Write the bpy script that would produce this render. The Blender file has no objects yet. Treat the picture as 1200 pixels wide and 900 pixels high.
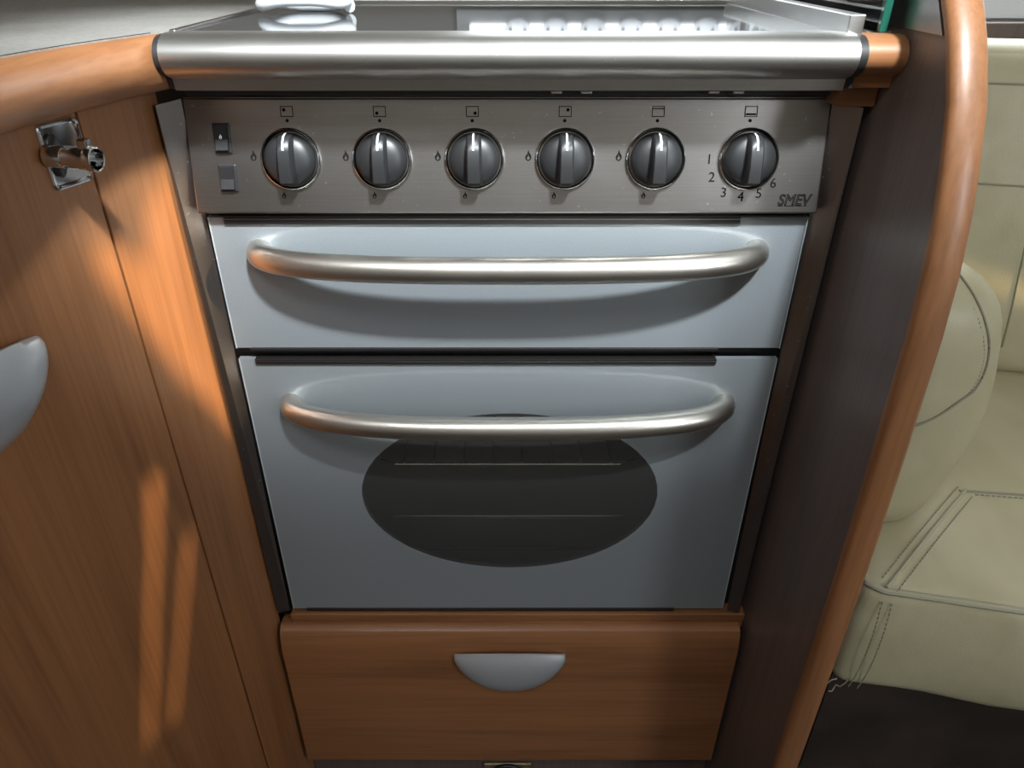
import bpy, bmesh, math, random
from mathutils import Vector, Matrix
random.seed(7)
S = bpy.context.scene
C = S.collection
R = math.radians

# ------------------------------------------------------------------ camera
cd = bpy.data.cameras.new('camera'); cam = bpy.data.objects.new('camera', cd); C.objects.link(cam)
cam.location = (0, -0.5775, 1.011)
cam.rotation_euler = (R(90 - 31.2), 0, 0)
cd.sensor_width = 36; cd.lens = 850 / 1200 * 36; cd.shift_x = 5 / 1200; cd.clip_start = 0.01
S.camera = cam
# ------------------------------------------------------------------ light
S.view_settings.view_transform = 'Standard'; S.view_settings.look = 'None'
S.view_settings.gamma = 1; S.view_settings.use_curve_mapping = False
S.view_settings.exposure = 0.0
w = bpy.data.worlds.new('world'); S.world = w; w.use_nodes = True
w.node_tree.nodes['Background'].inputs[0].default_value = (0.86, 0.93, 1, 1)
w.node_tree.nodes['Background'].inputs[1].default_value = 1.0

SUN = Vector((0.85, -0.35, 0.40)).normalized()       # towards the sun
sd = bpy.data.lights.new('sun', 'SUN'); so = bpy.data.objects.new('sun', sd); C.objects.link(so)
sd.energy = 7; sd.angle = R(0.75); sd.color = (1, 0.72, 0.40)
so.rotation_euler = SUN.to_track_quat('Z', 'Y').to_euler()

def area(name, loc, direction, sx, sy, power, col):
    d = bpy.data.lights.new(name, 'AREA'); d.shape = 'RECTANGLE'; d.size = sx; d.size_y = sy
    d.energy = power; d.color = col
    o = bpy.data.objects.new(name, d); C.objects.link(o); o.location = loc
    o.rotation_euler = Vector(direction).to_track_quat('-Z', 'Y').to_euler()
    return o
area('sky_over_roof_hatch', (0.92, -2.2, 3.87), (-0.42, 1, -1.42), 0.36, 0.36, 560.0, (0.90, 0.96, 1))
area('side_window_daylight', (1.27, -1.53, 1.34), (-0.25, 1, 0), 0.40, 0.50, 10.0, (0.92, 0.96, 1))
area('added_overhead_fill', (-0.25, -0.995, 1.87), (0, 0, -1), 0.40, 0.32, 6.0, (0.92, 0.96, 1))  # added overhead fill, brightens the drawer top and side cabinet
area('kitchen_window_daylight', (0.13, 0.43, 1.22), (0, -1, 0), 0.42, 0.50, 1.5, (0.95, 0.98, 1))
area('cab_window_daylight', (0.95, 1.02, 1.29), (0, -1, -0.3), 0.9, 0.7, 9.0, (0.98, 0.99, 0.95))

# ------------------------------------------------------------------ materials
def mat(name, col, rough=0.5, metal=0.0, coat=0.0, coat_r=0.05, spec=0.5):
    m = bpy.data.materials.new(name); m.use_nodes = True
    p = m.node_tree.nodes['Principled BSDF']
    p.inputs['Base Color'].default_value = (*col, 1); p.inputs['Roughness'].default_value = rough
    p.inputs['Metallic'].default_value = metal; p.inputs['Coat Weight'].default_value = coat
    p.inputs['Coat Roughness'].default_value = coat_r; p.inputs['Specular IOR Level'].default_value = spec
    return m

def add(m, t, **kw):
    n = m.node_tree.nodes.new(t)
    for k, v in kw.items(): setattr(n, k, v)
    return n

def ramp(m, fac, stops):
    r = add(m, 'ShaderNodeValToRGB'); e = r.color_ramp.elements
    while len(e) < len(stops): e.new(0.5)
    for k, (p, c) in enumerate(stops):
        e[k].position = p; e[k].color = (*c, 1)
    m.node_tree.links.new(fac, r.inputs[0]); return r.outputs[0]

def coords(m, scale):
    t = add(m, 'ShaderNodeTexCoord'); mp = add(m, 'ShaderNodeMapping'); mp.inputs['Scale'].default_value = scale
    m.node_tree.links.new(t.outputs['Object'], mp.inputs[0]); return mp.outputs[0]

def noise(m, vec, scale, detail=4, dist=0.0):
    n = add(m, 'ShaderNodeTexNoise'); n.inputs['Scale'].default_value = scale; n.inputs['Detail'].default_value = detail
    n.inputs['Distortion'].default_value = dist
    m.node_tree.links.new(vec, n.inputs['Vector']); return n.outputs['Fac']

def bump(m, h, strength, dist=0.001):
    b = add(m, 'ShaderNodeBump'); b.inputs['Strength'].default_value = strength; b.inputs['Distance'].default_value = dist
    m.node_tree.links.new(h, b.inputs['Height'])
    m.node_tree.links.new(b.outputs[0], m.node_tree.nodes['Principled BSDF'].inputs['Normal'])

def to(m, sock, name): m.node_tree.links.new(sock, m.node_tree.nodes['Principled BSDF'].inputs[name])

def mixc(m, fac, a, b, mode='MIX'):
    n = add(m, 'ShaderNodeMix', data_type='RGBA', blend_type=mode)
    if isinstance(fac, float): n.inputs[0].default_value = fac
    else: m.node_tree.links.new(fac, n.inputs[0])
    m.node_tree.links.new(a, n.inputs[6]); m.node_tree.links.new(b, n.inputs[7]); return n.outputs[2]

def wood(name, axis, dark=(0.215, 0.090, 0.036), lite=(0.345, 0.150, 0.060)):
    m = mat(name, lite, 0.42, 0, 0.22, 0.25)
    sc = [9, 9, 9]; sc['XYZ'.index(axis)] = 0.7
    v = coords(m, sc)
    a = noise(m, v, 3.0, 6, 0.6)
    sc2 = [160, 160, 160]; sc2['XYZ'.index(axis)] = 3.5
    b = noise(m, coords(m, sc2), 2.0, 3)
    c1 = ramp(m, a, [(0.30, dark), (0.46, tuple((x * 0.35 + y * 0.65) for x, y in zip(dark, lite))), (0.70, lite)])
    c2 = ramp(m, b, [(0.35, (0.72, 0.70, 0.68)), (0.6, (1, 1, 1))])
    to(m, mixc(m, 0.55, c1, c2, 'MULTIPLY'), 'Base Color')
    bump(m, b, 0.05)
    return m

def brushed(name, col, rough, axis='X', aniso=0.5, streak=0.12):
    m = mat(name, col, rough, 1.0)
    sc = [1400, 1400, 1400]; sc['XYZ'.index(axis)] = 9
    b = noise(m, coords(m, sc), 1.6, 2)
    smut = noise(m, coords(m, (14, 14, 14)), 1.5, 5, 0.4)
    lo = tuple(x * (1 - streak) for x in col); hi = tuple(min(1, x * (1 + streak)) for x in col)
    c1 = ramp(m, b, [(0.3, lo), (0.7, hi)])
    c2 = ramp(m, smut, [(0.3, (0.93, 0.925, 0.92)), (0.65, (1, 1, 1))])
    c3 = mixc(m, 1.0, c1, c2, 'MULTIPLY')
    sp = ramp(m, noise(m, coords(m, (1, 1, 1)), 260, 2), [(0.70, (0, 0, 0)), (0.76, (0.55, 0.55, 0.55))])
    wh = add(m, 'ShaderNodeRGB'); wh.outputs[0].default_value = (0.80, 0.79, 0.76, 1)
    to(m, mixc(m, sp, c3, wh.outputs[0]), 'Base Color')
    rr = ramp(m, smut, [(0.3, (rough * 1.08,) * 3), (0.7, (rough * 0.96,) * 3)])
    to(m, rr, 'Roughness')
    bump(m, b, 0.03, 0.0003)
    return m

M = {}
M['wood_v'] = wood('cherry veneer upright', 'Z')
M['wood_x'] = wood('cherry veneer lengthwise', 'X')
M['wood_y'] = wood('cherry veneer along depth', 'Y')
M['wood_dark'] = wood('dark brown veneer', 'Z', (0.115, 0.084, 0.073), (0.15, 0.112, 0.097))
M['steel'] = brushed('brushed steel', (0.39, 0.375, 0.36), 0.31, 'X', 0.5, 0.06)
M['steel_v'] = brushed('brushed steel upright', (0.28, 0.25, 0.235), 0.36, 'Z', 0.5, 0.05)
M['rail'] = brushed('satin steel rail', (0.58, 0.57, 0.54), 0.36, 'X', 0.5, 0.05)
M['handle_steel'] = brushed('brushed steel handle', (0.68, 0.65, 0.59), 0.36, 'X', 0.5, 0.05)
M['chrome'] = mat('polished chrome', (0.72, 0.72, 0.72), 0.08, 1)
M['alu'] = mat('satin silver handle', (0.60, 0.63, 0.66), 0.36, 0.6)
M['alu_bright'] = mat('aluminium profile', (0.72, 0.72, 0.70), 0.32, 1)
M['black'] = mat('black plastic', (0.018, 0.018, 0.019), 0.38)
M['black_matte'] = mat('black frame', (0.016, 0.015, 0.015), 0.55)
M['knob'] = mat('charcoal knob plastic', (0.019, 0.0195, 0.020), 0.42, 0, 0.0, 0.25)
M['print'] = mat('dark grey print', (0.012, 0.011, 0.010), 0.9, 0, 0, 0, 0.05)
M['white_print'] = mat('white print', (0.85, 0.87, 0.88), 0.4)
M['white'] = mat('white plastic', (0.80, 0.83, 0.85), 0.35)
M['dark_trim'] = mat('dark metal door trim', (0.045, 0.042, 0.042), 0.3, 0.6)
M['brass'] = mat('dull brass', (0.42, 0.33, 0.20), 0.4, 0.8)
M['enamel'] = mat('dark oven enamel', (0.34, 0.34, 0.33), 0.4)
# silver coated door glass
g = mat('silver grey coated glass', (0.30, 0.335, 0.36), 0.45, 0.25, 0.85, 0.04)
n1 = noise(g, coords(g, (1, 1, 1)), 1500, 1)
to(g, ramp(g, n1, [(0.3, (0.25, 0.282, 0.302)), (0.7, (0.33, 0.362, 0.382))]), 'Base Color')
M['door_glass'] = g
M['glass_edge'] = mat('clear glass edge', (0.55, 0.63, 0.66), 0.15, 0.2)
def see_through(name, tint, rough, gloss, grey_mix=0.0):
    m = bpy.data.materials.new(name); m.use_nodes = True; nt = m.node_tree; nt.nodes.clear()
    o = nt.nodes.new('ShaderNodeOutputMaterial'); mx = nt.nodes.new('ShaderNodeMixShader')
    t = nt.nodes.new('ShaderNodeBsdfTransparent'); t.inputs[0].default_value = (*tint, 1)
    gl = nt.nodes.new('ShaderNodeBsdfGlossy'); gl.inputs['Roughness'].default_value = rough; gl.inputs[0].default_value = (gloss, gloss, gloss, 1)
    fr = nt.nodes.new('ShaderNodeFresnel'); fr.inputs[0].default_value = 1.5
    nt.links.new(fr.outputs[0], mx.inputs[0]); nt.links.new(t.outputs[0], mx.inputs[1]); nt.links.new(gl.outputs[0], mx.inputs[2])
    if grey_mix:
        df = nt.nodes.new('ShaderNodeBsdfDiffuse'); df.inputs[0].default_value = (0.5, 0.5, 0.49, 1); m2 = nt.nodes.new('ShaderNodeMixShader'); m2.inputs[0].default_value = grey_mix  # even grey diffuse share mixed over the glass
        nt.links.new(mx.outputs[0], m2.inputs[1]); nt.links.new(df.outputs[0], m2.inputs[2]); nt.links.new(m2.outputs[0], o.inputs[0])
    else: nt.links.new(mx.outputs[0], o.inputs[0])
    return m
M['window_glass'] = see_through('tinted oven window glass', (0.85, 0.86, 0.85), 0.05, 1.0, 0.085)
M['pane'] = see_through('clear glass pane', (0.90, 0.95, 0.93), 0.02, 1.0)
M['green_edge'] = mat('green glass edge', (0.015, 0.11, 0.075), 0.15, 0, 0.6)
h = mat('dark glass hob', (0.045, 0.048, 0.05), 0.06, 0, 0, 0, 0.6)
M['hob'] = h
lam = mat('stone grey laminate', (0.2, 0.19, 0.17), 0.42)
n2 = noise(lam, coords(lam, (1, 1, 1)), 320, 3)
n3 = noise(lam, coords(lam, (1, 1, 1)), 18, 4)
to(lam, mixc(lam, 0.5, ramp(lam, n2, [(0.32, (0.16, 0.15, 0.133)), (0.62, (0.32, 0.308, 0.285))]), ramp(lam, n3, [(0.3, (0.19, 0.18, 0.16)), (0.7, (0.29, 0.283, 0.265))])), 'Base Color')
M['laminate'] = lam
le = mat('cream leather', (0.60, 0.57, 0.42), 0.42, 0, 0, 0, 0.45)
v1 = add(le, 'ShaderNodeTexVoronoi'); v1.inputs['Scale'].default_value = 420
le.node_tree.links.new(coords(le, (1, 1, 1)), v1.inputs['Vector'])
w1 = noise(le, coords(le, (9, 5, 7)), 2.0, 1.5, 0.5)
mm = add(le, 'ShaderNodeMath', operation='MULTIPLY_ADD'); mm.inputs[1].default_value = 0.06
le.node_tree.links.new(v1.outputs['Distance'], mm.inputs[0]); le.node_tree.links.new(w1, mm.inputs[2])
bump(le, mm.outputs[0], 0.28, 0.008)
to(le, ramp(le, w1, [(0.3, (0.46, 0.42, 0.265)), (0.7, (0.52, 0.478, 0.315))]), 'Base Color')
M['leather'] = le
M['piping'] = mat('cream leather piping', (0.42, 0.395, 0.285), 0.45)
M['thread'] = mat('grey green thread', (0.26, 0.26, 0.20), 0.8)
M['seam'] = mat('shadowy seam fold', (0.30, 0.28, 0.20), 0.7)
M['wall'] = mat('beige wall lining', (0.36, 0.33, 0.29), 0.7)
M['wall_grey'] = mat('pale grey lining', (0.55, 0.56, 0.56), 0.6)
M['ceiling'] = mat('off white ceiling', (0.55, 0.54, 0.51), 0.8)
fl = mat('dark brown floor', (0.035, 0.024, 0.018), 0.5)
to(fl, ramp(fl, noise(fl, coords(fl, (6, 40, 6)), 2, 4), [(0.3, (0.022, 0.015, 0.012)), (0.7, (0.05, 0.034, 0.026))]), 'Base Color')
M['floor'] = fl
ml = mat('white lace', (0.75, 0.77, 0.80), 0.8); nt_ = ml.node_tree
tr_ = nt_.nodes.new('ShaderNodeBsdfTranslucent'); tr_.inputs[0].default_value = (0.9, 0.92, 0.95, 1); tp_ = nt_.nodes.new('ShaderNodeBsdfTransparent'); mx1 = nt_.nodes.new('ShaderNodeMixShader'); mx1.inputs[0].default_value = 0.22
nt_.links.new(tr_.outputs[0], mx1.inputs[1]); nt_.links.new(tp_.outputs[0], mx1.inputs[2]); nt_.links.new(mx1.outputs[0], nt_.nodes['Material Output'].inputs[0])
M['lace'] = ml

# ------------------------------------------------------------------ helpers
def obj(name, bm, m, parent=None, smooth=False, angle=40):
    me = bpy.data.meshes.new(name)
    bmesh.ops.recalc_face_normals(bm, faces=bm.faces[:])
    bm.to_mesh(me); bm.free()
    me.materials.append(M[m] if isinstance(m, str) else m)
    if smooth:
        me.polygons.foreach_set('use_smooth', [True] * len(me.polygons))
        me.set_sharp_from_angle(angle=R(angle))
    o = bpy.data.objects.new(name, me); C.objects.link(o)
    if parent is not None: o.parent = parent; o.matrix_parent_inverse = Matrix.Translation(-parent.matrix_basis.translation) if False else Matrix()
    return o

def tag(o, label, cat, group=None):
    o['label'] = label; o['category'] = cat
    if group: o['group'] = group
    return o

def thing(name, label, cat, group=None):
    o = bpy.data.objects.new(name, None); C.objects.link(o); o.empty_display_size = 0.02
    return tag(o, label, cat, group)

def struct(name, bm, m, **k):
    o = obj(name, bm, m, **k); o['kind'] = 'structure'; return o

def box(bm, lo, hi, bev=0.0, seg=2):
    vs = [bm.verts.new((x, y, z)) for x in (lo[0], hi[0]) for y in (lo[1], hi[1]) for z in (lo[2], hi[2])]
    fs = [bm.faces.new([vs[i] for i in q]) for q in ((0, 1, 3, 2), (4, 6, 7, 5), (0, 4, 5, 1), (2, 3, 7, 6), (0, 2, 6, 4), (1, 5, 7, 3))]
    if bev:
        es = list({e for f in fs for e in f.edges})
        bmesh.ops.bevel(bm, geom=es, offset=bev, segments=seg, affect='EDGES', profile=0.5)
    return bm

def bx(lo, hi, bev=0.0, seg=2): return box(bmesh.new(), lo, hi, bev, seg)

def loft(rings, closed=True, caps=True, bm=None):
    bm = bm or bmesh.new(); vr = [[bm.verts.new(p) for p in r] for r in rings]
    for a, b in zip(vr, vr[1:]):
        n = len(a)
        for i in range(n if closed else n - 1):
            j = (i + 1) % n; bm.faces.new((a[i], a[j], b[j], b[i]))
    if caps and closed:
        bm.faces.new(vr[0][::-1]); bm.faces.new(vr[-1])
    return bm

def extrude_x(profile, x0, x1, bm=None):
    return loft([[(x, y, z) for y, z in profile] for x in (x0, x1)], bm=bm)

def tube(path, r, n=12, bm=None, closed=False, squash=None):
    """sweep of a circle; r may be a list"""
    P = [Vector(p) for p in path]; k = len(P); rings = []
    up = Vector((0, 0, 1))
    for i, p in enumerate(P):
        a = P[(i - 1) % k] if (closed or i > 0) else p
        b = P[(i + 1) % k] if (closed or i < k - 1) else p
        t = (b - a).normalized()
        u = up if abs(t.dot(up)) < 0.95 else Vector((0, 1, 0))
        s = t.cross(u).normalized(); v = s.cross(t).normalized()
        rr = r[i] if isinstance(r, (list, tuple)) else r
        rings.append([p + s * (math.cos(q) * rr * (squash or 1)) + v * (math.sin(q) * rr) for q in [2 * math.pi * j / n for j in range(n)]])
    if closed:
        return loft(rings + [rings[0]], caps=False, bm=bm)
    return loft(rings, bm=bm)

def rbox(size, r, n=14, warp=None, bm=None):
    """rounded box about the origin; warp(p, u) moves points"""
    bm = bm or bmesh.new(); sx, sy, sz = [q / 2 for q in size]
    geom = bmesh.ops.create_grid  # noqa
    grid = {}
    def vert(u):
        k = tuple(round(q, 5) for q in u)
        if k not in grid:
            q = Vector((u[0] * sx, u[1] * sy, u[2] * sz))
            inn = Vector([max(-h + r, min(h - r, c)) for c, h in zip(q, (sx, sy, sz))])
            d = q - inn
            p = inn + d.normalized() * r if d.length > 1e-9 else q
            if warp: p = warp(p, Vector(u))
            grid[k] = bm.verts.new(p)
        return grid[k]
    # denser towards the edges
    ts = [math.sin((i / n * 2 - 1) * math.pi / 2) for i in range(n + 1)]
    for ax in range(3):
        for sgn in (-1, 1):
            for i in range(n):
                for j in range(n):
                    q = []
                    for a, b in ((i, j), (i + 1, j), (i + 1, j + 1), (i, j + 1)):
                        u = [0, 0, 0]; u[ax] = sgn; u[(ax + 1) % 3] = ts[a]; u[(ax + 2) % 3] = ts[b]; q.append(vert(u))
                    if len(set(q)) == 4: bm.faces.new(q)
    return bm

def holed(axis, pos, thick, u0, u1, v0, v1, holes, bm=None):
    """slab normal to axis with rectangular holes (u,v = remaining axes in order)"""
    bm = bm or bmesh.new()
    us = sorted({u0, u1, *[q for h in holes for q in h[:2]]}); vs = sorted({v0, v1, *[q for h in holes for q in h[2:]]})
    for a, b in zip(us, us[1:]):
        for c, d in zip(vs, vs[1:]):
            m_ = ((a + b) / 2, (c + d) / 2)
            if any(h[0] < m_[0] < h[1] and h[2] < m_[1] < h[3] for h in holes): continue
            lo = [a, c]; hi = [b, d]; lo.insert(axis, min(pos, pos + thick)); hi.insert(axis, max(pos, pos + thick))
            box(bm, lo, hi)
    return bm

def text_mesh(name, s, size, m, parent, mtx, outline=0.0, shear=0.0, sx=1.0):
    cu = bpy.data.curves.new(name, 'FONT'); cu.body = s; cu.size = size; cu.align_x = 'CENTER'; cu.align_y = 'CENTER'; cu.shear = shear
    if outline: cu.fill_mode = 'NONE'; cu.bevel_depth = outline; cu.bevel_resolution = 0; cu.resolution_u = 4
    else: cu.extrude = 0.00015; cu.resolution_u = 4
    t = bpy.data.objects.new(name, cu); C.objects.link(t)
    bpy.context.view_layer.update()
    me = bpy.data.meshes.new_from_object(t.evaluated_get(bpy.context.evaluated_depsgraph_get()))
    bpy.data.objects.remove(t); bpy.data.curves.remove(cu)
    me.transform(mtx @ Matrix.Diagonal((sx, 1, 1, 1)))
    me.materials.clear(); me.materials.append(M[m])
    o = bpy.data.objects.new(name, me); C.objects.link(o); o.parent = parent
    return o

# ------------------------------------------------------------------ setting (a motorhome cabin)
struct('floor', bx((-1.0, -1.5, -0.03), (1.55, 1.0, 0)), 'floor')
struct('ceiling', holed(2, 1.85, 0.04, -1.0, 1.55, -1.5, 1.0, [(0.04, 0.50, -0.82, -0.55), (-0.46, -0.04, -1.16, -0.83)]), 'ceiling')  # first opening sized to trim the beam, second added for the overhead fill
struct('wall_back', holed(1, 0.38, 0.04, -1.0, 0.30, 0.0, 1.95, [(-0.06, 0.285, 0.985, 1.46)]), 'wall')
struct('wall_cab', holed(1, 0.96, 0.04, 0.30, 1.55, 0.0, 1.95, [(0.5, 1.4, 0.93, 1.65)]), 'wall_grey')
struct('wall_left', bx((-1.04, -1.5, 0), (-1.0, 0.42, 1.95)), 'wall')
struct('wall_front', holed(1, -1.5, -0.04, -1.0, 1.55, 0.0, 1.95, [(1.05, 1.49, 1.07, 1.61)]), 'wall')

# right wall: out of view, made-up cutouts shaped to cast the sun patches
A18 = R(18); P0 = Vector((-0.268, -0.01, 0)); T = Vector((-math.sin(A18), -math.cos(A18), 0)); N = Vector((math.cos(A18), -math.sin(A18), 0))
def LC(s, o, z): q = P0 + T * s + N * o; return Vector((q.x, q.y, z))
WX = 1.55
def to_wall(p): p = Vector(p); q = p + SUN * ((WX - p.x) / SUN.x); return (WX, q.y, q.z)
gaps = [
    [LC(s, 0, z) for s, z in ((-0.012, 0.60), (0.010, 0.650), (0.034, 0.692), (0.084, 0.812), (0.078, 0.835), (0.040, 0.80), (0.022, 0.845), (-0.012, 0.862))],
    [LC(s, 0, z) for s, z in ((0.0984, 0.6331), (0.0881, 0.6252), (0.1099, 0.567), (0.1349, 0.5089), (0.1806, 0.3901), (0.1835, 0.3943), (0.1387, 0.513), (0.1154, 0.572))],
    [LC(s, 0, z) for s, z in ((0.0773, 0.553), (0.0728, 0.549), (0.1065, 0.478), (0.1528, 0.3821), (0.1551, 0.3854), (0.1165, 0.466))],
    [(0.651, 0.43, 0.714), (0.675, 0.43, 0.714), (0.727, 0.43, 0.62), (0.759, 0.43, 0.573), (0.788, 0.43, 0.529), (0.757, 0.43, 0.529), (0.724, 0.43, 0.58), (0.69, 0.43, 0.633)],
]
bm = bmesh.new()
def ring2(pts):
    vs = [bm.verts.new(p) for p in pts]
    for a, b in zip(vs, vs[1:] + vs[:1]): bm.edges.new((a, b))
ring2([(WX, -1.5, 0), (WX, 1.0, 0), (WX, 1.0, 1.95), (WX, -1.5, 1.95)])
for gp in gaps: ring2([to_wall(p) for p in gp])
bmesh.ops.triangle_fill(bm, edges=bm.edges[:], use_beauty=True, use_dissolve=False)
struct('wall_right', bm, 'wall_grey')

# ------------------------------------------------------------------ left worktop with wooden edge
wt = thing('worktop', 'grey speckled worktop with a rounded cherry wood edge left of the hob', 'worktop')
edge = [(-0.2330, 0.020), (-0.2375, -0.003), (-0.2440, -0.018), (-0.2580, -0.060), (-0.2665, -0.091), (-0.2725, -0.122), (-0.2765, -0.150), (-0.283, -0.22), (-0.291, -0.35), (-0.297, -0.62)]
bm = bmesh.new()
ol = [(min(x - 0.004, -0.2392), y) for x, y in edge] + [(-0.98, -0.62), (-0.98, 0.375), (-0.2392, 0.375)]
loft([[(x, y, 0.925) for x, y in ol], [(x, y, 0.9582) for x, y in ol]], bm=bm)
obj('laminate_top', bm, 'laminate', wt)
prof = [(0.001, 0.9575), (0.008, 0.9560), (0.014, 0.9515), (0.0175, 0.9445), (0.0180, 0.9375), (0.0155, 0.9300), (0.0105, 0.9245), (0.004, 0.9220), (-0.016, 0.9220), (-0.016, 0.9575)]
rings = []
for i, (x, y) in enumerate(edge):
    a = Vector(edge[max(0, i - 1)]); b = Vector(edge[min(len(edge) - 1, i + 1)]); t = (b - a).normalized(); nn = Vector((-t.y, t.x))
    if nn.x < 0: nn = -nn
    rings.append([(x + nn.x * (q - 0.0035), y + nn.y * (q - 0.0035), z) for q, z in prof])
bm = loft(rings)
bmesh.ops.bisect_plane(bm, geom=bm.verts[:] + bm.edges[:] + bm.faces[:], plane_co=(-0.2392, 0, 0), plane_no=(1, 0, 0), clear_outer=True)
bmesh.ops.holes_fill(bm, edges=[e for e in bm.edges if e.is_boundary])
obj('wooden_edge', bm, 'wood_y', wt, True)
bm = tube([(x - 0.0055, y, 0.9582) for x, y in edge[2:]], 0.0005, 6)
obj('edge_seam', bm, 'black_matte', wt)

# ------------------------------------------------------------------ left cabinet
cab = thing('side_cabinet', 'cherry wood cabinet with a tall flush door under the grey worktop', 'cabinet')
def lprism(s0, s1, o0, o1, z0, z1, bev=0.0):
    bm = bmesh.new(); box(bm, (s0, o0, z0), (s1, o1, z1), bev)
    for v in bm.verts: v.co = LC(v.co.x, v.co.y, v.co.z)
    return bm
obj('stile', lprism(-0.012, 0.0625, -0.02, 0, 0.02, 0.923, 0.0008), 'wood_v', cab)
dr = obj('door', lprism(0.0645, 0.56, -0.02, 0.0003, 0.03, 0.921, 0.0015), 'wood_v', cab)
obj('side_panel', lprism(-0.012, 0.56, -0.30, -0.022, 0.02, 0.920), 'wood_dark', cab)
obj('plinth', lprism(-0.012, 0.56, -0.05, -0.021, 0.0, 0.03), 'floor', cab)

def half_moon(frame, half=0.066, hgt=0.056, depth=0.020, lift=1.2):
    """cupped half-moon pull; frame(u, v, w): along, up, out of the face"""
    bm = bmesh.new(); nu, nv = 28, 10; th = 0.0022
    def pt(u, v, inner):
        k = (1 - abs(u) ** 2.1) ** 0.72 if abs(u) < 1 else 0
        w0 = depth * (0.22 + 0.78 * (1 - abs(u) ** 2.4) ** 0.7 if abs(u) < 1 else 0.22)
        top = lift * 0.45 * (w0 - depth * 0.22) + 0.001 * (1 - u * u)
        y0 = -hgt * (0.14 + 0.86 * k)
        y = top + (y0 - top) * v
        ww = w0 * (1 - 0.55 * ((0.5 - v) / 0.5) ** 2) if v < 0.5 else w0 * max(0.0, 1 - ((v - 0.5) / 0.5) ** 2.2) ** 0.6
        if inner: ww = max(0.0, ww - th)
        return frame(u * half, y, ww)
    rows = {}
    for inner in (0, 1):
        rows[inner] = [[bm.verts.new(pt(math.sin((i / nu * 2 - 1) * math.pi / 2), j / nv, inner)) for i in range(nu + 1)] for j in range(nv + 1)]
        for j in range(nv):
            for i in range(nu):
                q = (rows[inner][j][i], rows[inner][j][i + 1], rows[inner][j + 1][i + 1], rows[inner][j + 1][i])
                bm.faces.new(q)
    a, b = rows[0], rows[1]
    for i in range(nu): bm.faces.new((a[0][i], a[0][i + 1], b[0][i + 1], b[0][i]))
    for j in range(nv):
        for i in (0, nu): bm.faces.new((a[j][i], a[j + 1][i], b[j + 1][i], b[j][i]))
    return bm
hd = obj('door_handle', half_moon(lambda u, v, w: LC(0.2135 - u, 0.0005 + w, 0.789 + v), 0.067, 0.058, 0.024, 0.9), 'alu', dr, True, 50)
hd['label'] = 'satin silver half-moon handle'

# chrome latch on the door
lt = obj('latch_plate', bmesh.new(), 'chrome', dr)
bm = bmesh.new()
def rrect(cx, cy, w_, h_, r, n=5):
    out = []
    for k, (sx, sy) in enumerate(((1, 1), (-1, 1), (-1, -1), (1, -1))):
        for i in range(n + 1):
            a = (k + i / n) * math.pi / 2
            out.append((cx + sx * (w_ / 2 - r) + r * math.cos(a), cy + sy * (h_ / 2 - r) + r * math.sin(a)))
    return out
def latch_ring(w_, h_, r, o): return [LC(-x, o, z) for x, z in rrect(-0.0825, 0.8930, w_, h_, r)]
loft([latch_ring(0.033, 0.042, 0.004, 0.0004), latch_ring(0.033, 0.042, 0.004, 0.0020), latch_ring(0.031, 0.040, 0.0035, 0.0026),
      latch_ring(0.0285, 0.0375, 0.003, 0.0024), latch_ring(0.027, 0.036, 0.003, 0.0012)], bm=bm)
bm.to_mesh(lt.data); bm.free(); lt.data.materials.clear(); lt.data.materials.append(M['chrome']); lt['label'] = 'polished chrome latch plate'
lt.data.polygons.foreach_set('use_smooth', [False] * len(lt.data.polygons))
t0_ = LC(0.0965, 0.0030, 0.8950); ax = Vector((math.cos(R(-9)), math.sin(R(-9)), -0.03)).normalized(); LT = 0.0335
up = Vector((0, 0, 1)); sd_ = ax.cross(up).normalized(); up = sd_.cross(ax); bm = bmesh.new()
def circ(d, r, n=28): c = t0_ + ax * d; return [c + sd_ * (r * math.cos(2 * math.pi * i / n)) + up * (r * math.sin(2 * math.pi * i / n)) for i in range(n)]
loft([circ(0, 0.0072), circ(0.012, 0.0072), circ(0.0123, 0.0069), circ(0.0127, 0.0072), circ(LT - 0.006, 0.0072), circ(LT - 0.0055, 0.0078), circ(LT, 0.0080), circ(LT + 0.0004, 0.0074), circ(LT, 0.0066), circ(LT - 0.012, 0.0064)], bm=bm)
obj('latch_tube', bm, 'chrome', dr, True, 50)
bm = bmesh.new(); c0 = t0_ + ax * (LT - 0.006)
box(bm, (-0.0035, -0.003, 0.004), (0.0035, 0.003, 0.0125), 0.001)
for q in bm.verts: q.co = c0 + ax * q.co.x + sd_ * q.co.y + up * q.co.z
obj('latch_button', bm, 'chrome', dr)
bm = bmesh.new(); loft([[LC(0.0905 + 0.006 * math.cos(a) * k, o_, 0.8935 + 0.014 * math.sin(a) * k) for a in [2 * math.pi * i / 24 for i in range(24)]] for k, o_ in ((1, 0.0012), (1, 0.0030), (0.85, 0.0038))], bm=bm)
obj('latch_collar', bm, 'dark_trim', dr, True, 40)

# ------------------------------------------------------------------ cooker
ck = thing('cooker', 'built-in brushed steel gas cooker with grill and oven between the cabinets', 'cooker')
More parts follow.
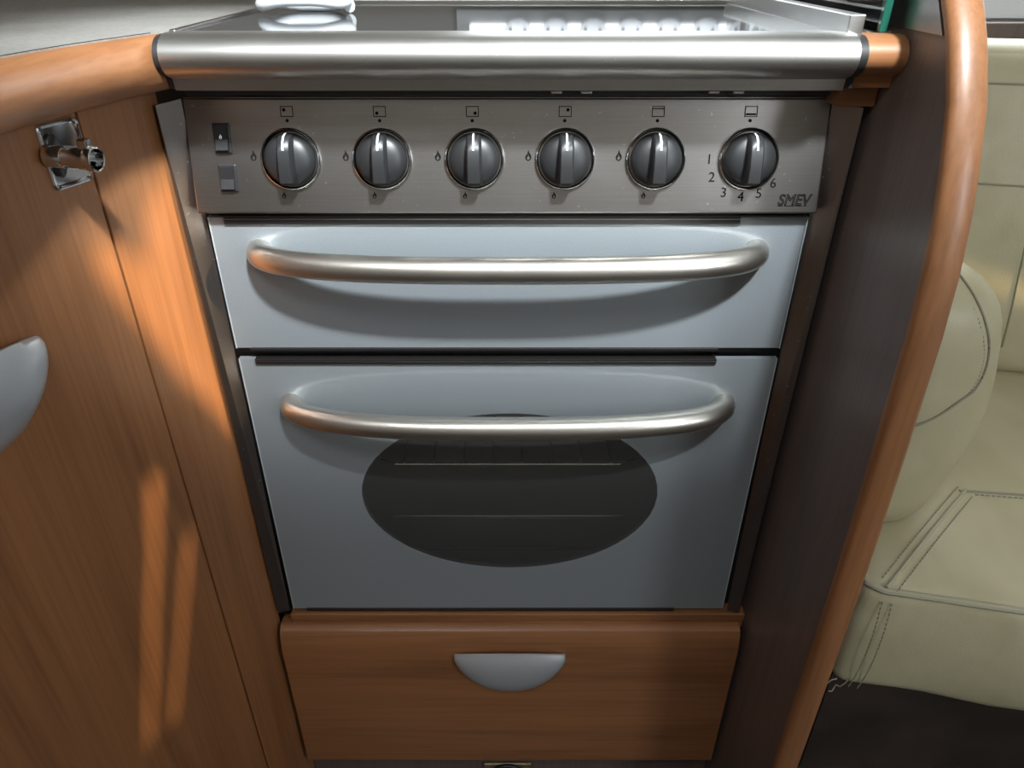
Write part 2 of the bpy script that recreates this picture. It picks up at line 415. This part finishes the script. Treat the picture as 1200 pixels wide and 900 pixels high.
# front carcass (black) with the opening of the oven cavity
obj('front_frame', holed(1, 0.010, 0.012, -0.262, 0.264, 0.3585, 0.822, [(-0.215, 0.215, 0.385, 0.665)]), 'black_matte', ck)
bm = bmesh.new()
x0, x1, y0, y1, z0, z1 = -0.215, 0.215, 0.022, 0.33, 0.385, 0.665
v = [bm.verts.new(p) for p in ((x0, y0, z0), (x1, y0, z0), (x1, y0, z1), (x0, y0, z1), (x0, y1, z0), (x1, y1, z0), (x1, y1, z1), (x0, y1, z1))]
for q in ((0, 1, 5, 4), (1, 2, 6, 5), (2, 3, 7, 6), (3, 0, 4, 7), (4, 5, 6, 7)): bm.faces.new([v[i] for i in q])
cav = obj('oven_cavity', bm, 'enamel', ck)
def rack(z, kind):
    bm = bmesh.new(); r = 0.0022
    tube([(-0.122, 0.05, z), (0.122, 0.05, z)], r, 8, bm); tube([(-0.205, 0.29, z), (0.205, 0.29, z)], r, 8, bm)
    for sx in (-1, 1): tube([(sx * 0.205, 0.10, z), (sx * 0.205, 0.29, z)], r, 8, bm); tube([(sx * 0.122, 0.05, z), (sx * 0.205, 0.10, z)], r, 8, bm)
    k = 8
    for i in range(k):
        x = -0.112 + 0.224 * i / (k - 1); tube([(x, 0.048, z + 0.003), (x, 0.29, z + 0.003)], 0.0016, 6, bm)
    return bm
obj('wire_rack', rack(0.5300, 0), 'chrome', cav, True)
bm = bx((-0.18, 0.045, 0.459), (0.18, 0.30, 0.4615), 0.001); box(bm, (-0.13, 0.043, 0.4560), (0.13, 0.047, 0.4625), 0.001); obj('baking_tray', bm, 'alu_bright', cav)
obj('lower_bar', tube([(-0.13, 0.05, 0.4055), (0.13, 0.05, 0.4055)], 0.0016, 8), 'chrome', cav, True)

# tilted control panel; Q(x, v, w): across, up the panel, out of it
PV = Vector((0, 0.018, 0.0835)).normalized(); PN = Vector((0, -0.0835, 0.018)).normalized(); PB = Vector((0, -0.010, 0.828))
def Q(x, v, w=0.0): return Vector((x, 0, 0)) + PB + PV * v + PN * w
def pmesh(bm):
    for q in bm.verts: q.co = Q(q.co.x, q.co.y, q.co.z)
    return bm
PM = Matrix.Translation(PB) @ Matrix((Vector((1, 0, 0)), PV, PN)).transposed().to_4x4()
pan = obj('control_panel', pmesh(bx((-0.2485, -0.001, -0.012), (0.2475, 0.0850, 0), 0.0012)), 'steel', ck)
obj('panel_lip', pmesh(bx((-0.2485, 0.0842, -0.020), (0.2475, 0.0862, -0.002), 0.0006)), 'steel', pan)

KX = [-0.1693, -0.0981, -0.0260, 0.0447, 0.1154, 0.1881]; KV = 0.0403
def knob(x):
    t = obj('knob', bmesh.new(), 'knob', ck)
    bm = bmesh.new(); n = 40
    def rg(r, w_): return [Q(x + r * math.cos(2 * math.pi * i / n), KV + r * math.sin(2 * math.pi * i / n), w_) for i in range(n)]
    loft([rg(0.0196, 0.0005), rg(0.0200, 0.003), rg(0.0196, 0.0052), rg(0.0180, 0.0082), rg(0.0150, 0.0104), rg(0.0100, 0.0120), rg(0.004, 0.0127)], bm=bm)
    bm.to_mesh(t.data); bm.free(); t.data.materials.clear(); t.data.materials.append(M['knob'])
    t.data.polygons.foreach_set('use_smooth', [True] * len(t.data.polygons))
    # chrome bezel ring
    bm = bmesh.new(); rr = [rg(0.0206, -0.0005), rg(0.0210, 0.0020), rg(0.0220, 0.0036), rg(0.0230, 0.0030), rg(0.0237, 0.0002)]
    loft(rr, caps=False, bm=bm); obj('bezel', bm, 'chrome', t, True, 80)
    # raised finger grip
    bm = bmesh.new(); L = 0.0192
    def sec(v, hw, top):
        base = 0.004
        return [Q(x - hw - 0.0015, KV + v, base), Q(x - hw, KV + v, top - 0.0015), Q(x - hw + 0.0012, KV + v, top), Q(x + hw - 0.0012, KV + v, top), Q(x + hw, KV + v, top - 0.0015), Q(x + hw + 0.0015, KV + v, base)]
    loft([sec(-L, 0.0050, 0.0125), sec(-L + 0.0022, 0.0056, 0.0195), sec(-0.006, 0.0054, 0.0212), sec(0.006, 0.0054, 0.0206), sec(L - 0.0065, 0.0052, 0.0190), sec(L - 0.002, 0.0046, 0.0150), sec(L, 0.0042, 0.0085)], bm=bm)
    gp = obj('grip', bm, 'knob', t, True, 50)
    bm = bmesh.new()
    rings = []
    for v, top in ((0.0070, 0.0204), (L - 0.0062, 0.01895), (L - 0.0018, 0.0149), (L + 0.0004, 0.0090)):
        rings.append([Q(x - 0.0007, KV + v, top - 0.0006), Q(x - 0.0007, KV + v, top + 0.0005), Q(x + 0.0007, KV + v, top + 0.0005), Q(x + 0.0007, KV + v, top - 0.0006)])
    loft(rings, bm=bm); o = obj('pointer', bm, 'white_print', t); o['label'] = 'white pointer line'
    return t
for i, x in enumerate(KX):
    k = knob(x); k['label'] = 'charcoal control knob with chrome ring'

# rocker switches
def rocker(cx, cv, w_, h_, mark):
    r = obj('rocker_switch', pmesh(bx((cx - w_ / 2, cv - h_ / 2, -0.001), (cx + w_ / 2, cv + h_ / 2, 0.0022), 0.0008)), 'black', ck)
    bm = bmesh.new(); iw = w_ * 0.36; ih = h_ * 0.40
    loft([[Q(cx + sx * iw, cv + v, w1) for v, w1 in ((-ih, 0.001), (-ih, 0.0050), (-ih * 0.1, 0.0030), (ih, 0.0040), (ih, 0.001))] for sx in (-1, 1)], bm=bm)
    obj('rocker', bm, 'black', r)
    if mark:
        bm = bmesh.new(); flame(bm, cx, cv + 0.001, 0.0010, 0.0045); obj('flame_mark', bm, 'white_print', r)
    return r
def flame(bm, cx, cv, sc, w_, inner=0.45):
    o_ = []; i_ = []
    shape = [(0, 2.3), (0.35, 1.3), (0.95, 0.5), (1.1, -0.3), (0.85, -1.0), (0.3, -1.45), (-0.3, -1.45), (-0.85, -1.0), (-1.1, -0.3), (-0.8, 0.4), (-0.3, 0.9), (-0.2, 1.5)]
    for a, b in shape:
        o_.append((cx + a * sc, cv + b * sc)); i_.append((cx + a * sc * inner, cv + (b * inner - 0.45) * sc))
    vo = [bm.verts.new(Q(a, b, w_)) for a, b in o_]; vi = [bm.verts.new(Q(a, b, w_)) for a, b in i_]
    for k in range(len(vo)):
        j = (k + 1) % len(vo); bm.faces.new((vo[k], vo[j], vi[j], vi[k]))
rocker(-0.2208, 0.0560, 0.0132, 0.0222, True)
rocker(-0.2199, 0.0262, 0.0140, 0.0205, False)

# printed symbols
PW = 0.0003
def prect(bm, xa, xb, va, vb, t):
    for lo, hi in (((xa, va), (xb, va + t)), ((xa, vb - t), (xb, vb)), ((xa, va), (xa + t, vb)), ((xb - t, va), (xb, vb))):
        bm.faces.new([bm.verts.new(Q(a, b, PW)) for a, b in ((lo[0], lo[1]), (hi[0], lo[1]), (hi[0], hi[1]), (lo[0], hi[1]))])
def pdot(bm, x, v, r): bm.faces.new([bm.verts.new(Q(x + r * math.cos(a), v + r * math.sin(a), PW + 0.0001)) for a in [2 * math.pi * i / 12 for i in range(12)]])
SQ = [(-0.1742, 'tl'), (-0.1031, 'bl'), (-0.0320, 'br'), (0.0391, 'tr'), (0.1104, 'top'), (0.1816, 'bottom')]
for i, (sx, kind) in enumerate(SQ):
    bm = bmesh.new(); xa, xb, va, vb = sx, sx + 0.0098, 0.0715, 0.0793
    prect(bm, xa, xb, va, vb, 0.0006)
    if kind in ('tl', 'bl', 'br', 'tr'):
        pdot(bm, xa + (0.0028 if 'l' in kind else 0.0070), (vb - 0.0027) if 't' in kind else (va + 0.0027), 0.0013)
    elif kind == 'top': prect(bm, xa, xb, vb - 0.0022, vb - 0.0014, 0.0004)
    else: prect(bm, xa + 0.001, xb - 0.001, va + 0.0012, va + 0.0026, 0.0007)
    pdot(bm, xa + 0.0047, 0.0688, 0.0013)
    obj('burner_symbol', bm, 'print', pan)
for x in (-0.1985, -0.1265, -0.0546, 0.0160, 0.0866):
    bm = bmesh.new(); flame(bm, x, 0.0425, 0.00225, PW); obj('flame_symbol', bm, 'print', pan)
for x in (-0.1775, -0.1057, -0.0339, 0.0366, 0.1077):
    bm = bmesh.new(); flame(bm, x, 0.0128, 0.0015, PW); obj('flame_symbol', bm, 'print', pan)
for ch, x, v in (('1', 0.1575, 0.0402), ('2', 0.1607, 0.0267), ('3', 0.1712, 0.0150), ('4', 0.1851, 0.0117), ('5', 0.1991, 0.0143), ('6', 0.2096, 0.0222)):
    text_mesh('numeral', ch, 0.0106, 'print', pan, PM @ Matrix.Translation((x, v, PW)))
text_mesh('maker_name', 'SMEV', 0.0118, 'print', pan, PM @ Matrix.Translation((0.2275, 0.0092, PW)), 0.00034, 0.18, 0.92)
bm = bmesh.new()
for a, b in ((0.2150, 0.2195), (0.2205, 0.2290), (0.2300, 0.2345), (0.2355, 0.2385)):
    bm.faces.new([bm.verts.new(Q(x, v, PW)) for x, v in ((a, 0.0046), (b, 0.0046), (b, 0.0052), (a, 0.0052))])
obj('maker_name_shadow', bm, 'print', pan)

# steel side flanges
def quadplate(pts, th, m, name, parent):
    bm = bmesh.new(); P_ = [Vector(p) for p in pts]; nn = (P_[1] - P_[0]).cross(P_[3] - P_[0]).normalized() * th
    loft([P_, [p + nn for p in P_]], bm=bm); return obj(name, bm, m, parent)
quadplate([(-0.2625, -0.009, 0.9090), (-0.2490, 0.006, 0.9110), (-0.2500, -0.001, 0.3600), (-0.2625, -0.004, 0.3585)], -0.0012, 'steel_v', 'side_flange', ck)
quadplate([(0.2655, -0.009, 0.9070), (0.2480, 0.006, 0.9080), (0.2510, -0.001, 0.3600), (0.2640, -0.004, 0.3585)], 0.0012, 'steel_v', 'side_flange', ck)

# doors
def bow_handle(z, half, depth, r):
    pts = []; n = 48
    for i in range(n + 1):
        a = math.pi * i / n
        u = math.cos(a); e = 2 / 2.6
        X = -half * math.copysign(abs(u) ** e, u); Y = -depth * (math.sin(a) ** e) + 0.004
        pts.append((X, Y, z))
    return tube(pts, r, 18)
gd = obj('grill_door', bx((-0.2450, 0.0, 0.6990), (0.2448, 0.0055, 0.8205), 0.0008), 'door_glass', ck)
gd['label'] = 'silver grey glass grill door'
o = obj('grill_handle', bow_handle(0.7915, 0.2075, 0.0475, 0.0108), 'handle_steel', gd, True); o['label'] = 'bowed brushed steel handle'
obj('trim_strip', bx((-0.232, -0.0022, 0.8150), (0.190, 0.008, 0.8225), 0.0006), 'dark_trim', gd)
obj('trim_line', bx((-0.232, -0.0027, 0.8192), (0.190, -0.0018, 0.8200)), 'steel', gd)
obj('trim_strip', bx((-0.232, -0.0022, 0.6970), (0.190, 0.008, 0.7000), 0.0006), 'dark_trim', gd)

od = thing_od = None
# oven door: coated panel with an elliptical window
bm = bmesh.new(); n = 72; cx, cz, ea, eb = 0.002, 0.5268, 0.1515, 0.1015
xa, xb, za, zb = -0.2450, 0.2450, 0.3608, 0.6880
inner = []; outer = []
angs = sorted({2 * math.pi * i / n for i in range(n)} | {math.atan2(z - cz, x - cx) % (2 * math.pi) for x in (xa, xb) for z in (za, zb)})
for a in angs:
    ca, sa = math.cos(a), math.sin(a)
    # point of the ellipse in polar direction a
    k = 1 / math.sqrt((ca / ea) ** 2 + (sa / eb) ** 2); inner.append((cx + k * ca, cz + k * sa))
    ts = [((xb if ca > 0 else xa) - cx) / ca if abs(ca) > 1e-9 else 1e9, ((zb if sa > 0 else za) - cz) / sa if abs(sa) > 1e-9 else 1e9]
    t = min(ts); outer.append((cx + t * ca, cz + t * sa))
m_ = len(angs)
fo = [bm.verts.new((x, 0, z)) for x, z in outer]; fi = [bm.verts.new((x, 0, z)) for x, z in inner]
bo = [bm.verts.new((x, 0.0055, z)) for x, z in outer]; bi = [bm.verts.new((x, 0.0055, z)) for x, z in inner]
for k in range(m_):
    j = (k + 1) % m_
    bm.faces.new((fo[k], fo[j], fi[j], fi[k])); bm.faces.new((bo[j], bo[k], bi[k], bi[j])); bm.faces.new((fo[j], fo[k], bo[k], bo[j])); bm.faces.new((fi[k], fi[j], bi[j], bi[k]))
od = obj('oven_door', bm, 'door_glass', ck); od['label'] = 'silver grey glass oven door'
ell = [(cx + ea * 1.002 * math.cos(2 * math.pi * i / 72), cz + eb * 1.002 * math.sin(2 * math.pi * i / 72)) for i in range(72)]
bm = bmesh.new(); bm.faces.new([bm.verts.new((x, 0.0005, z)) for x, z in ell])
o = obj('oven_window', bm, 'window_glass', od); o['label'] = 'dark oval oven window'
o = obj('oven_handle', bow_handle(0.6405, 0.2040, 0.0475, 0.0108), 'handle_steel', od, True); o['label'] = 'bowed brushed steel handle'
obj('trim_strip', bx((-0.230, -0.0022, 0.6830), (0.190, 0.008, 0.6890), 0.0006), 'dark_trim', od)
obj('trim_line', bx((-0.230, -0.0027, 0.6858), (0.190, -0.0018, 0.6866)), 'steel', od)
obj('trim_strip', bx((-0.230, -0.0016, 0.3585), (0.190, 0.008, 0.3620), 0.0005), 'dark_trim', od)
for par, za_, zb_ in ((gd, 0.6990, 0.8205), (od, 0.3608, 0.6880)):
    for x in (-0.2454, 0.2450):
        obj('glass_edge', bx((x, -0.0002, za_), (x + 0.0010, 0.0056, zb_)), 'glass_edge', par)

# ------------------------------------------------------------------ hob
hb = thing('hob', 'dark glass hob with a thick rounded brushed steel front rail', 'hob')
obj('glass_top', bx((-0.2345, -0.030, 0.9520), (0.2330, 0.300, 0.9580), 0.0015), 'hob', hb)
arc = [(-0.004, 0.9585), (-0.028, 0.9597)]
for i in range(1, 13):
    a = R(90 - 15 * i); arc.append((-0.0300 - 0.0185 * math.cos(R(90 - 13.5 * i)), 0.9455 + 0.0142 * math.sin(R(90 - 13.5 * i))))
arc += [(-0.0330, 0.9305), (-0.0318, 0.9230), (-0.0300, 0.9225), (-0.004, 0.9225)]
obj('front_rail', extrude_x(arc, -0.2345, 0.2365), 'rail', hb, True, 40)
inn = [(-0.025 + (y + 0.025) * 0.94, 0.9435 + (z - 0.9435) * 0.94) for y, z in arc]
for xs in ((-0.2388, -0.2346), (0.2366, 0.2425)):
    obj('rail_end_seal', extrude_x(inn, *xs), 'black_matte', hb, True, 40)
obj('rear_trim', bx((-0.2345, 0.296, 0.9560), (0.2345, 0.304, 0.9610), 0.001), 'rail', hb)
obj('side_trim', bx((-0.2388, -0.012, 0.9560), (-0.2340, 0.304, 0.9600), 0.001), 'steel_v', hb)
o = obj('hinge_profile', bx((0.2330, -0.026, 0.9560), (0.2440, 0.300, 0.9705), 0.0008), 'alu_bright', hb)
obj('under_rail', bx((-0.2388, -0.004, 0.9150), (0.2400, 0.010, 0.9300)), 'black_matte', hb)
for x in (0.036, 0.058, 0.152, 0.170):
    obj('rail_clip', bx((x - 0.004, -0.010, 0.9170), (x + 0.004, -0.004, 0.9190), 0.0006), 'alu_bright', hb)

# right hand fillet of worktop
rf = thing('worktop_fillet', 'short cherry wood worktop end between the hob rail and the partition', 'worktop')
obj('wooden_edge', extrude_x([(y + 0.004, z) for y, z in inn], 0.2430, 0.2714), 'wood_x', rf, True)
obj('top', bx((0.2540, -0.010, 0.930), (0.2714, 0.300, 0.9585)), 'laminate', rf)
obj('side_trim', bx((0.2446, -0.004, 0.9588), (0.2530, 0.300, 0.9640), 0.0008), 'alu_bright', rf)
obj('stile', bx((0.2430, -0.012, 0.9085), (0.2714, 0.010, 0.9235), 0.0006), 'wood_x', rf)

# ------------------------------------------------------------------ drawer unit under the cooker
du = thing('drawer_unit', 'cherry wood drawer unit under the oven', 'drawer')
obj('rail', bx((-0.2485, -0.004, 0.3340), (0.2714, 0.016, 0.3560), 0.0012), 'wood_x', du)
obj('rail_ledge', bx((-0.2485, -0.006, 0.3470), (0.2714, 0.000, 0.3575), 0.0015), 'wood_x', du)
dp = [(0.012, 0.340), (-0.002, 0.3425), (-0.0085, 0.3412), (-0.0130, 0.3380), (-0.0158, 0.3330), (-0.0195, 0.316), (-0.020, 0.310), (-0.020, 0.0975), (-0.0185, 0.0960), (0.012, 0.0960)]
dfm = obj('drawer_front', extrude_x(dp, -0.2610, 0.2665), 'wood_x', du, True, 25)
o = obj('drawer_handle', half_moon(lambda u, v, w: Vector((0.0025 + u, -0.0195 - w, 0.3065 + v)), 0.0645, 0.060, 0.020), 'alu', dfm, True, 50)
o['label'] = 'satin silver half-moon handle'
obj('carcass', bx((-0.262, 0.016, 0.02), (0.2714, 0.34, 0.34)), 'wood_dark', du)
obj('plinth', bx((-0.27, 0.004, 0.0), (0.2714, 0.016, 0.094)), 'wood_dark', du)
# small catch below the drawer
ct = thing('ring_catch', 'small dull brass ring catch below the drawer front', 'catch')
obj('catch_plate', bx((-0.033, -0.001, 0.030), (0.033, 0.0039, 0.0555), 0.002), 'brass', ct)
bm = bmesh.new(); n = 28
tube([(0.018 * math.cos(2 * math.pi * i / n), -0.004, 0.043 + 0.014 * math.sin(2 * math.pi * i / n)) for i in range(n)], 0.003, 10, bm, True)
obj('ring', bm, 'black', ct, True)

# ------------------------------------------------------------------ partition with rounded lipping
pp = thing('partition_panel', 'dark brown partition right of the cooker with a curved cherry wood edge', 'partition')
PX = 0.272; TH = 0.0225
fy = [(1.30, 0.16), (1.16, 0.075), (1.08, 0.018), (1.03, -0.022), (0.9816, -0.064), (0.9705, -0.074), (0.9592, -0.083), (0.948, -0.0905), (0.9252, -0.104), (0.8904, -0.117), (0.8656, -0.1245), (0.8262, -0.1325), (0.7826, -0.1370), (0.748, -0.1385), (0.684, -0.1415), (0.593, -0.1440), (0.4955, -0.1450), (0.292, -0.1440), (0.0, -0.1420)]
rings = []
for z, y in fy: rings.append([(PX, y + 0.0005, z), (PX, 0.375, z), (PX + TH, 0.375, z), (PX + TH, y + 0.0005, z)])
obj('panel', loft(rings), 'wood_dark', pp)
rings = []
for i, (z, y) in enumerate(fy):
    a = Vector(fy[max(0, i - 1)]); b = Vector(fy[min(len(fy) - 1, i + 1)]); t = (b - a).normalized()   # (z, y)
    nz, ny = -t.y, t.x                       # in (z, y)
    if ny > 0: nz, ny = -nz, -ny
    rg_ = []
    for k in range(17):
        q = math.pi * k / 16; xx = PX - 0.0008 + (TH + 0.0016) * (1 - math.cos(q)) / 2; d_ = 0.0085 * math.sin(q) ** 0.62
        rg_.append((xx, y + ny * d_, z + nz * d_))
    rings.append(rg_)
obj('edge_lipping', loft(rings), 'wood_v', pp, True, 60).__setitem__('label', 'rounded cherry wood edge')
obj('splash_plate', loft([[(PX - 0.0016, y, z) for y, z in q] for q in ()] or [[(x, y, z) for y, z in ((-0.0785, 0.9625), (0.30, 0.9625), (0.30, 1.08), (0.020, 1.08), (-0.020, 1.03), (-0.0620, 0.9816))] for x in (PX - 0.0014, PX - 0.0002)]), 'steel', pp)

gp = thing('glass_splash_guard', 'upright clear glass guard with a green edge right of the hob', 'glass panel')
obj('pane', bx((0.2585, -0.0140, 0.9590), (0.2635, 0.300, 1.20)), 'pane', gp)
obj('polished_edge', bx((0.2583, -0.0190, 0.9588), (0.2637, -0.0142, 1.20), 0.0006), 'green_edge', gp)

# ------------------------------------------------------------------ white cable loop on the hob
bm = bmesh.new(); pts = []
for i in range(0, 75):
    a = 2 * math.pi * i / 30; k = i / 75
    pts.append((-0.182 + (0.040 - 0.004 * k) * math.copysign(abs(math.cos(a)) ** 0.6, math.cos(a)), 0.155 + 0.024 * math.sin(a) + 0.01 * k, 0.9632 + 0.0155 * k + 0.002 * math.sin(3 * a)))
tube(pts, 0.0048, 12, bm)
tag(obj('cable_coil', bm, 'white', None, True), 'coiled white cable lying on the back left of the hob', 'cable')

# ------------------------------------------------------------------ window over the hob with scalloped lace
wn = obj('window_1', bmesh.new(), 'white'); wn['kind'] = 'structure'
bm = bmesh.new()
for lo, hi in (((-0.06, 0.372, 0.985), (-0.045, 0.42, 1.46)), ((0.27, 0.372, 0.985), (0.285, 0.42, 1.46)), ((-0.06, 0.372, 0.970), (0.285, 0.42, 0.985)), ((-0.06, 0.372, 1.445), (0.285, 0.42, 1.46)), ((0.105, 0.385, 0.985), (0.115, 0.41, 1.445))):
    box(bm, lo, hi, 0.001)
bm.to_mesh(wn.data); bm.free(); wn.data.materials.clear(); wn.data.materials.append(M['white'])

# ------------------------------------------------------------------ cab seat in cream leather
SE1 = Vector((0.978, -0.208, 0)).normalized(); SE2 = Vector((0.208, 0.978, 0)).normalized(); SO = Vector((0.385, -0.022, 0))
def SP(a, b, z): q = SO + SE1 * a + SE2 * b; return Vector((q.x, q.y, z))
st = thing('leather_seat', 'cream leather seat with piped cushion behind the partition', 'seat')
def cushion_warp(p, u):
    q = p.copy()
    if u.z > 0.3: q.z += 0.016 * (1 - abs(u.x) ** 3) * (1 - abs(u.y) ** 3) + 0.003 * math.sin(9 * p.x + 14 * p.y)
    if u.y < -0.3: q.y -= 0.012 * (1 - u.z ** 2) * (1 - abs(u.x) ** 4) + 0.002 * math.sin(40 * p.x)
    if u.x < -0.3: q.x -= 0.006 * (1 - u.z ** 2)
    return SP(q.x + 0.29, q.y + 0.29, q.z + 0.3400)
cu = obj('seat_cushion', rbox((0.58, 0.58, 0.162), 0.016, 22, cushion_warp), 'leather', st, True, 80)
def topz(a, b):
    ux, uy = (a - 0.29) / 0.29, (b - 0.29) / 0.29
    return 0.421 + 0.016 * (1 - abs(ux) ** 3) * (1 - abs(uy) ** 3) + 0.003 * math.sin(9 * (a - 0.29) + 14 * (b - 0.29))
def seam_top(pts, off=0.0, r=0.0013, m='seam', nm='seam', dash=False):
    P_ = []
    for (a, b), (c, d) in zip(pts, pts[1:]):
        k = max(2, int(math.hypot(c - a, d - b) / 0.006))
        for i in range(k): P_.append((a + (c - a) * i / k, b + (d - b) * i / k))
    P_.append(pts[-1]); W = [SP(a, b, topz(a, b) + off) for a, b in P_]
    bm = bmesh.new()
    if dash:
        for i in range(0, len(W) - 1):
            a, b = W[i], W[i + 1]; tube([a + (b - a) * 0.15, a + (b - a) * 0.75], r, 5, bm)
    else: tube(W, r, 8, bm)
    return obj(nm, bm, m, cu, True)
e = 0.010
obj('piping', tube([SP(e - 0.008, e + 0.55, 0.4175)] + [SP(e - 0.008, e + 0.5 - 0.5 * i / 20, 0.4185) for i in range(20)] + [SP(e - 0.006, e - 0.004, 0.419), SP(e + 0.004, e - 0.010, 0.419)] + [SP(e + 0.01 + 0.55 * i / 20, e - 0.0115 , 0.4185) for i in range(21)], 0.0036, 8), 'piping', cu, True)
D_ = Vector((0.128, 0.180)).normalized(); DN = Vector((D_.y, -D_.x))
def diag(off, a0, l): p = Vector((0.022, 0.002)) + DN * off + D_ * a0; q = p + D_ * l; return [(p.x, p.y), (q.x, q.y)]
seam_top(diag(0, 0.0, 0.218), 0.0, 0.0022, 'piping', 'piping')
seam_top(diag(-0.009, 0.008, 0.21), 0.0008, 0.0007, 'thread', 'stitching', True)
seam_top(diag(0.010, 0.0, 0.21), 0.0008, 0.0007, 'thread', 'stitching', True)
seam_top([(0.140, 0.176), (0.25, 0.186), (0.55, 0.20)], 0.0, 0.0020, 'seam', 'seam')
seam_top([(0.155, 0.171), (0.25, 0.179), (0.55, 0.193)], 0.0008, 0.0008, 'thread', 'stitching', True)
# vertical seam at the front corner
for dx in (0.020, 0.030):
    bm = bmesh.new()
    for i in range(24):
        z = 0.405 - i * 0.0062; y_ = -0.0005 - 0.012 * (1 - ((z - 0.34) / 0.081) ** 2)
        tube([SP(dx, y_, z), SP(dx, y_, z - 0.0042)], 0.0007, 5, bm)
    obj('stitching', bm, 'thread', cu)
def back_warp(p, u):
    q = p.copy()
    if u.y < -0.3: q.y -= 0.022 * (1 - abs(u.x) ** 2.5) * (1 - abs(u.z) ** 3)
    return SP(q.x + 0.32, q.y + 0.58 + (q.z + 0.22) * 0.16, q.z + 0.655)
bk = obj('backrest', rbox((0.60, 0.13, 0.475), 0.035, 18, back_warp), 'leather', st, True, 80)
def backy(a, z): 
    ux = (a - 0.32) / 0.30; uz = (z - 0.655) / 0.2375
    return 0.58 - 0.065 + (z - 0.655 + 0.22) * 0.16 - 0.022 * (1 - abs(ux) ** 2.5) * (1 - abs(uz) ** 3)
def seam_back(pts, r, m, nm):
    P_ = []
    for (a, z), (c, d) in zip(pts, pts[1:]):
        for i in range(16): k = i / 16; P_.append((a + (c - a) * k, z + (d - z) * k))
    obj(nm, tube([SP(a, backy(a, z), z) for a, z in P_], r, 8), m, bk, True)
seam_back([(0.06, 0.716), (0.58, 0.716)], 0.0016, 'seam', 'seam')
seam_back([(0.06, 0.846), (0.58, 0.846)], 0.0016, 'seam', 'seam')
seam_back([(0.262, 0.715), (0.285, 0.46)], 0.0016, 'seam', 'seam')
obj('seat_base', bx((0.42, 0.03, 0.0), (0.95, 0.55, 0.258)), 'floor', st)
for k in range(3):
    a = SP(-0.004 + 0.012 * k, 0.004, 0.262); pts = [a + Vector((-0.010 * i * (1 - 0.3 * k), 0.002 * math.sin(2 * i + k), -0.004 * i - 0.002 * math.sin(3 * i + k))) for i in range(6)]
    obj('loose_thread', tube(pts, 0.0007, 5), 'piping', st)

# side bolster
BSEAM = [(0.435, 0.569), (0.451, 0.577), (0.467, 0.589), (0.477, 0.599), (0.491, 0.613), (0.497, 0.636), (0.493, 0.661), (0.48, 0.69), (0.467, 0.714), (0.452, 0.737), (0.439, 0.752)]
def bol_warp(p, u):
    z = p.z
    k = z / 0.165
    x = p.x * (1.0 - 0.16 * max(0, k) ** 2 - 0.42 * max(0, -k) ** 1.6) - 0.020 * max(0, k) ** 2 - 0.040 * max(0, -k) ** 1.3
    return Vector((0.466 + x, 0.275 + p.y + 0.02 * k, 0.573 + z))
bm = rbox((0.140, 0.42, 0.31), 0.055, 18, bol_warp)
from mathutils.bvhtree import BVHTree
bvh = BVHTree.FromBMesh(bm)
bl = obj('side_bolster', bm, 'leather', st, True, 80)
path = []
BD = []
for k in range(len(BSEAM) - 1):
    p_ = [Vector(BSEAM[max(0, min(len(BSEAM) - 1, k + d))]) for d in (-1, 0, 1, 2)]
    for i in range(6):
        t = i / 6
        BD.append(0.5 * (2 * p_[1] + (p_[2] - p_[0]) * t + (2 * p_[0] - 5 * p_[1] + 4 * p_[2] - p_[3]) * t * t + (3 * p_[1] - p_[0] - 3 * p_[2] + p_[3]) * t ** 3))
for x, z in BD:
    hit = bvh.ray_cast(Vector((x, -0.3, z)), Vector((0, 1, 0)))[0]
    if hit and hit.y < 0.16: path.append(hit - Vector((0, 0.0006, 0)))
if len(path) > 2:
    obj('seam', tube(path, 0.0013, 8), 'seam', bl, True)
    bm = bmesh.new()
    for a, b in zip(path, path[1:]):
        k = max(1, int((b - a).length / 0.006))
        for i in range(k):
            p = a + (b - a) * (i + 0.15) / k + Vector((-0.005, -0.0012, -0.003)); q = a + (b - a) * (i + 0.75) / k + Vector((-0.005, -0.0012, -0.003)); tube([p, q], 0.0006, 5, bm)
    obj('stitching', bm, 'thread', bl)

# scalloped lace at the kitchen window
lc_ = thing('lace_curtain', 'white lace window trim with round scallops reflected in the hob', 'curtain')
obj('curtain_rod', tube([(-0.05, 0.366, 1.03), (0.28, 0.366, 1.03)], 0.003, 8), 'white', lc_, True)
for i in range(7):
    x = 0.012 + 0.044 * i
    bm = bmesh.new(); rr = 0.0165; n = 28
    o_ = [(x + rr * math.cos(2 * math.pi * k / n), 0.9945 + rr * math.sin(2 * math.pi * k / n)) for k in range(n)]
    loft([[(a, y, b) for a, b in o_] for y in (0.364, 0.3655)], bm=bm)
    box(bm, (x - 0.006, 0.3642, 1.006), (x + 0.006, 0.3653, 1.034))
    o = obj('scallop', bm, 'lace', lc_)
    for dx, dz in ((-0.009, -0.004), (0.008, -0.003)):
        bm = bmesh.new(); loft([[(x + dx + 0.0022 * math.cos(2 * math.pi * k / 10), y, 0.994 + dz + 0.0022 * math.sin(2 * math.pi * k / 10)) for k in range(10)] for y in (0.3632, 0.3639)], bm=bm)
        obj('eyelet', bm, 'black', o)
# cab window frame behind the seat
wf = struct('window_2', holed(1, 0.945, 0.015, 0.46, 1.44, 0.893, 1.69, [(0.5, 1.4, 0.93, 1.65)]), 'white')
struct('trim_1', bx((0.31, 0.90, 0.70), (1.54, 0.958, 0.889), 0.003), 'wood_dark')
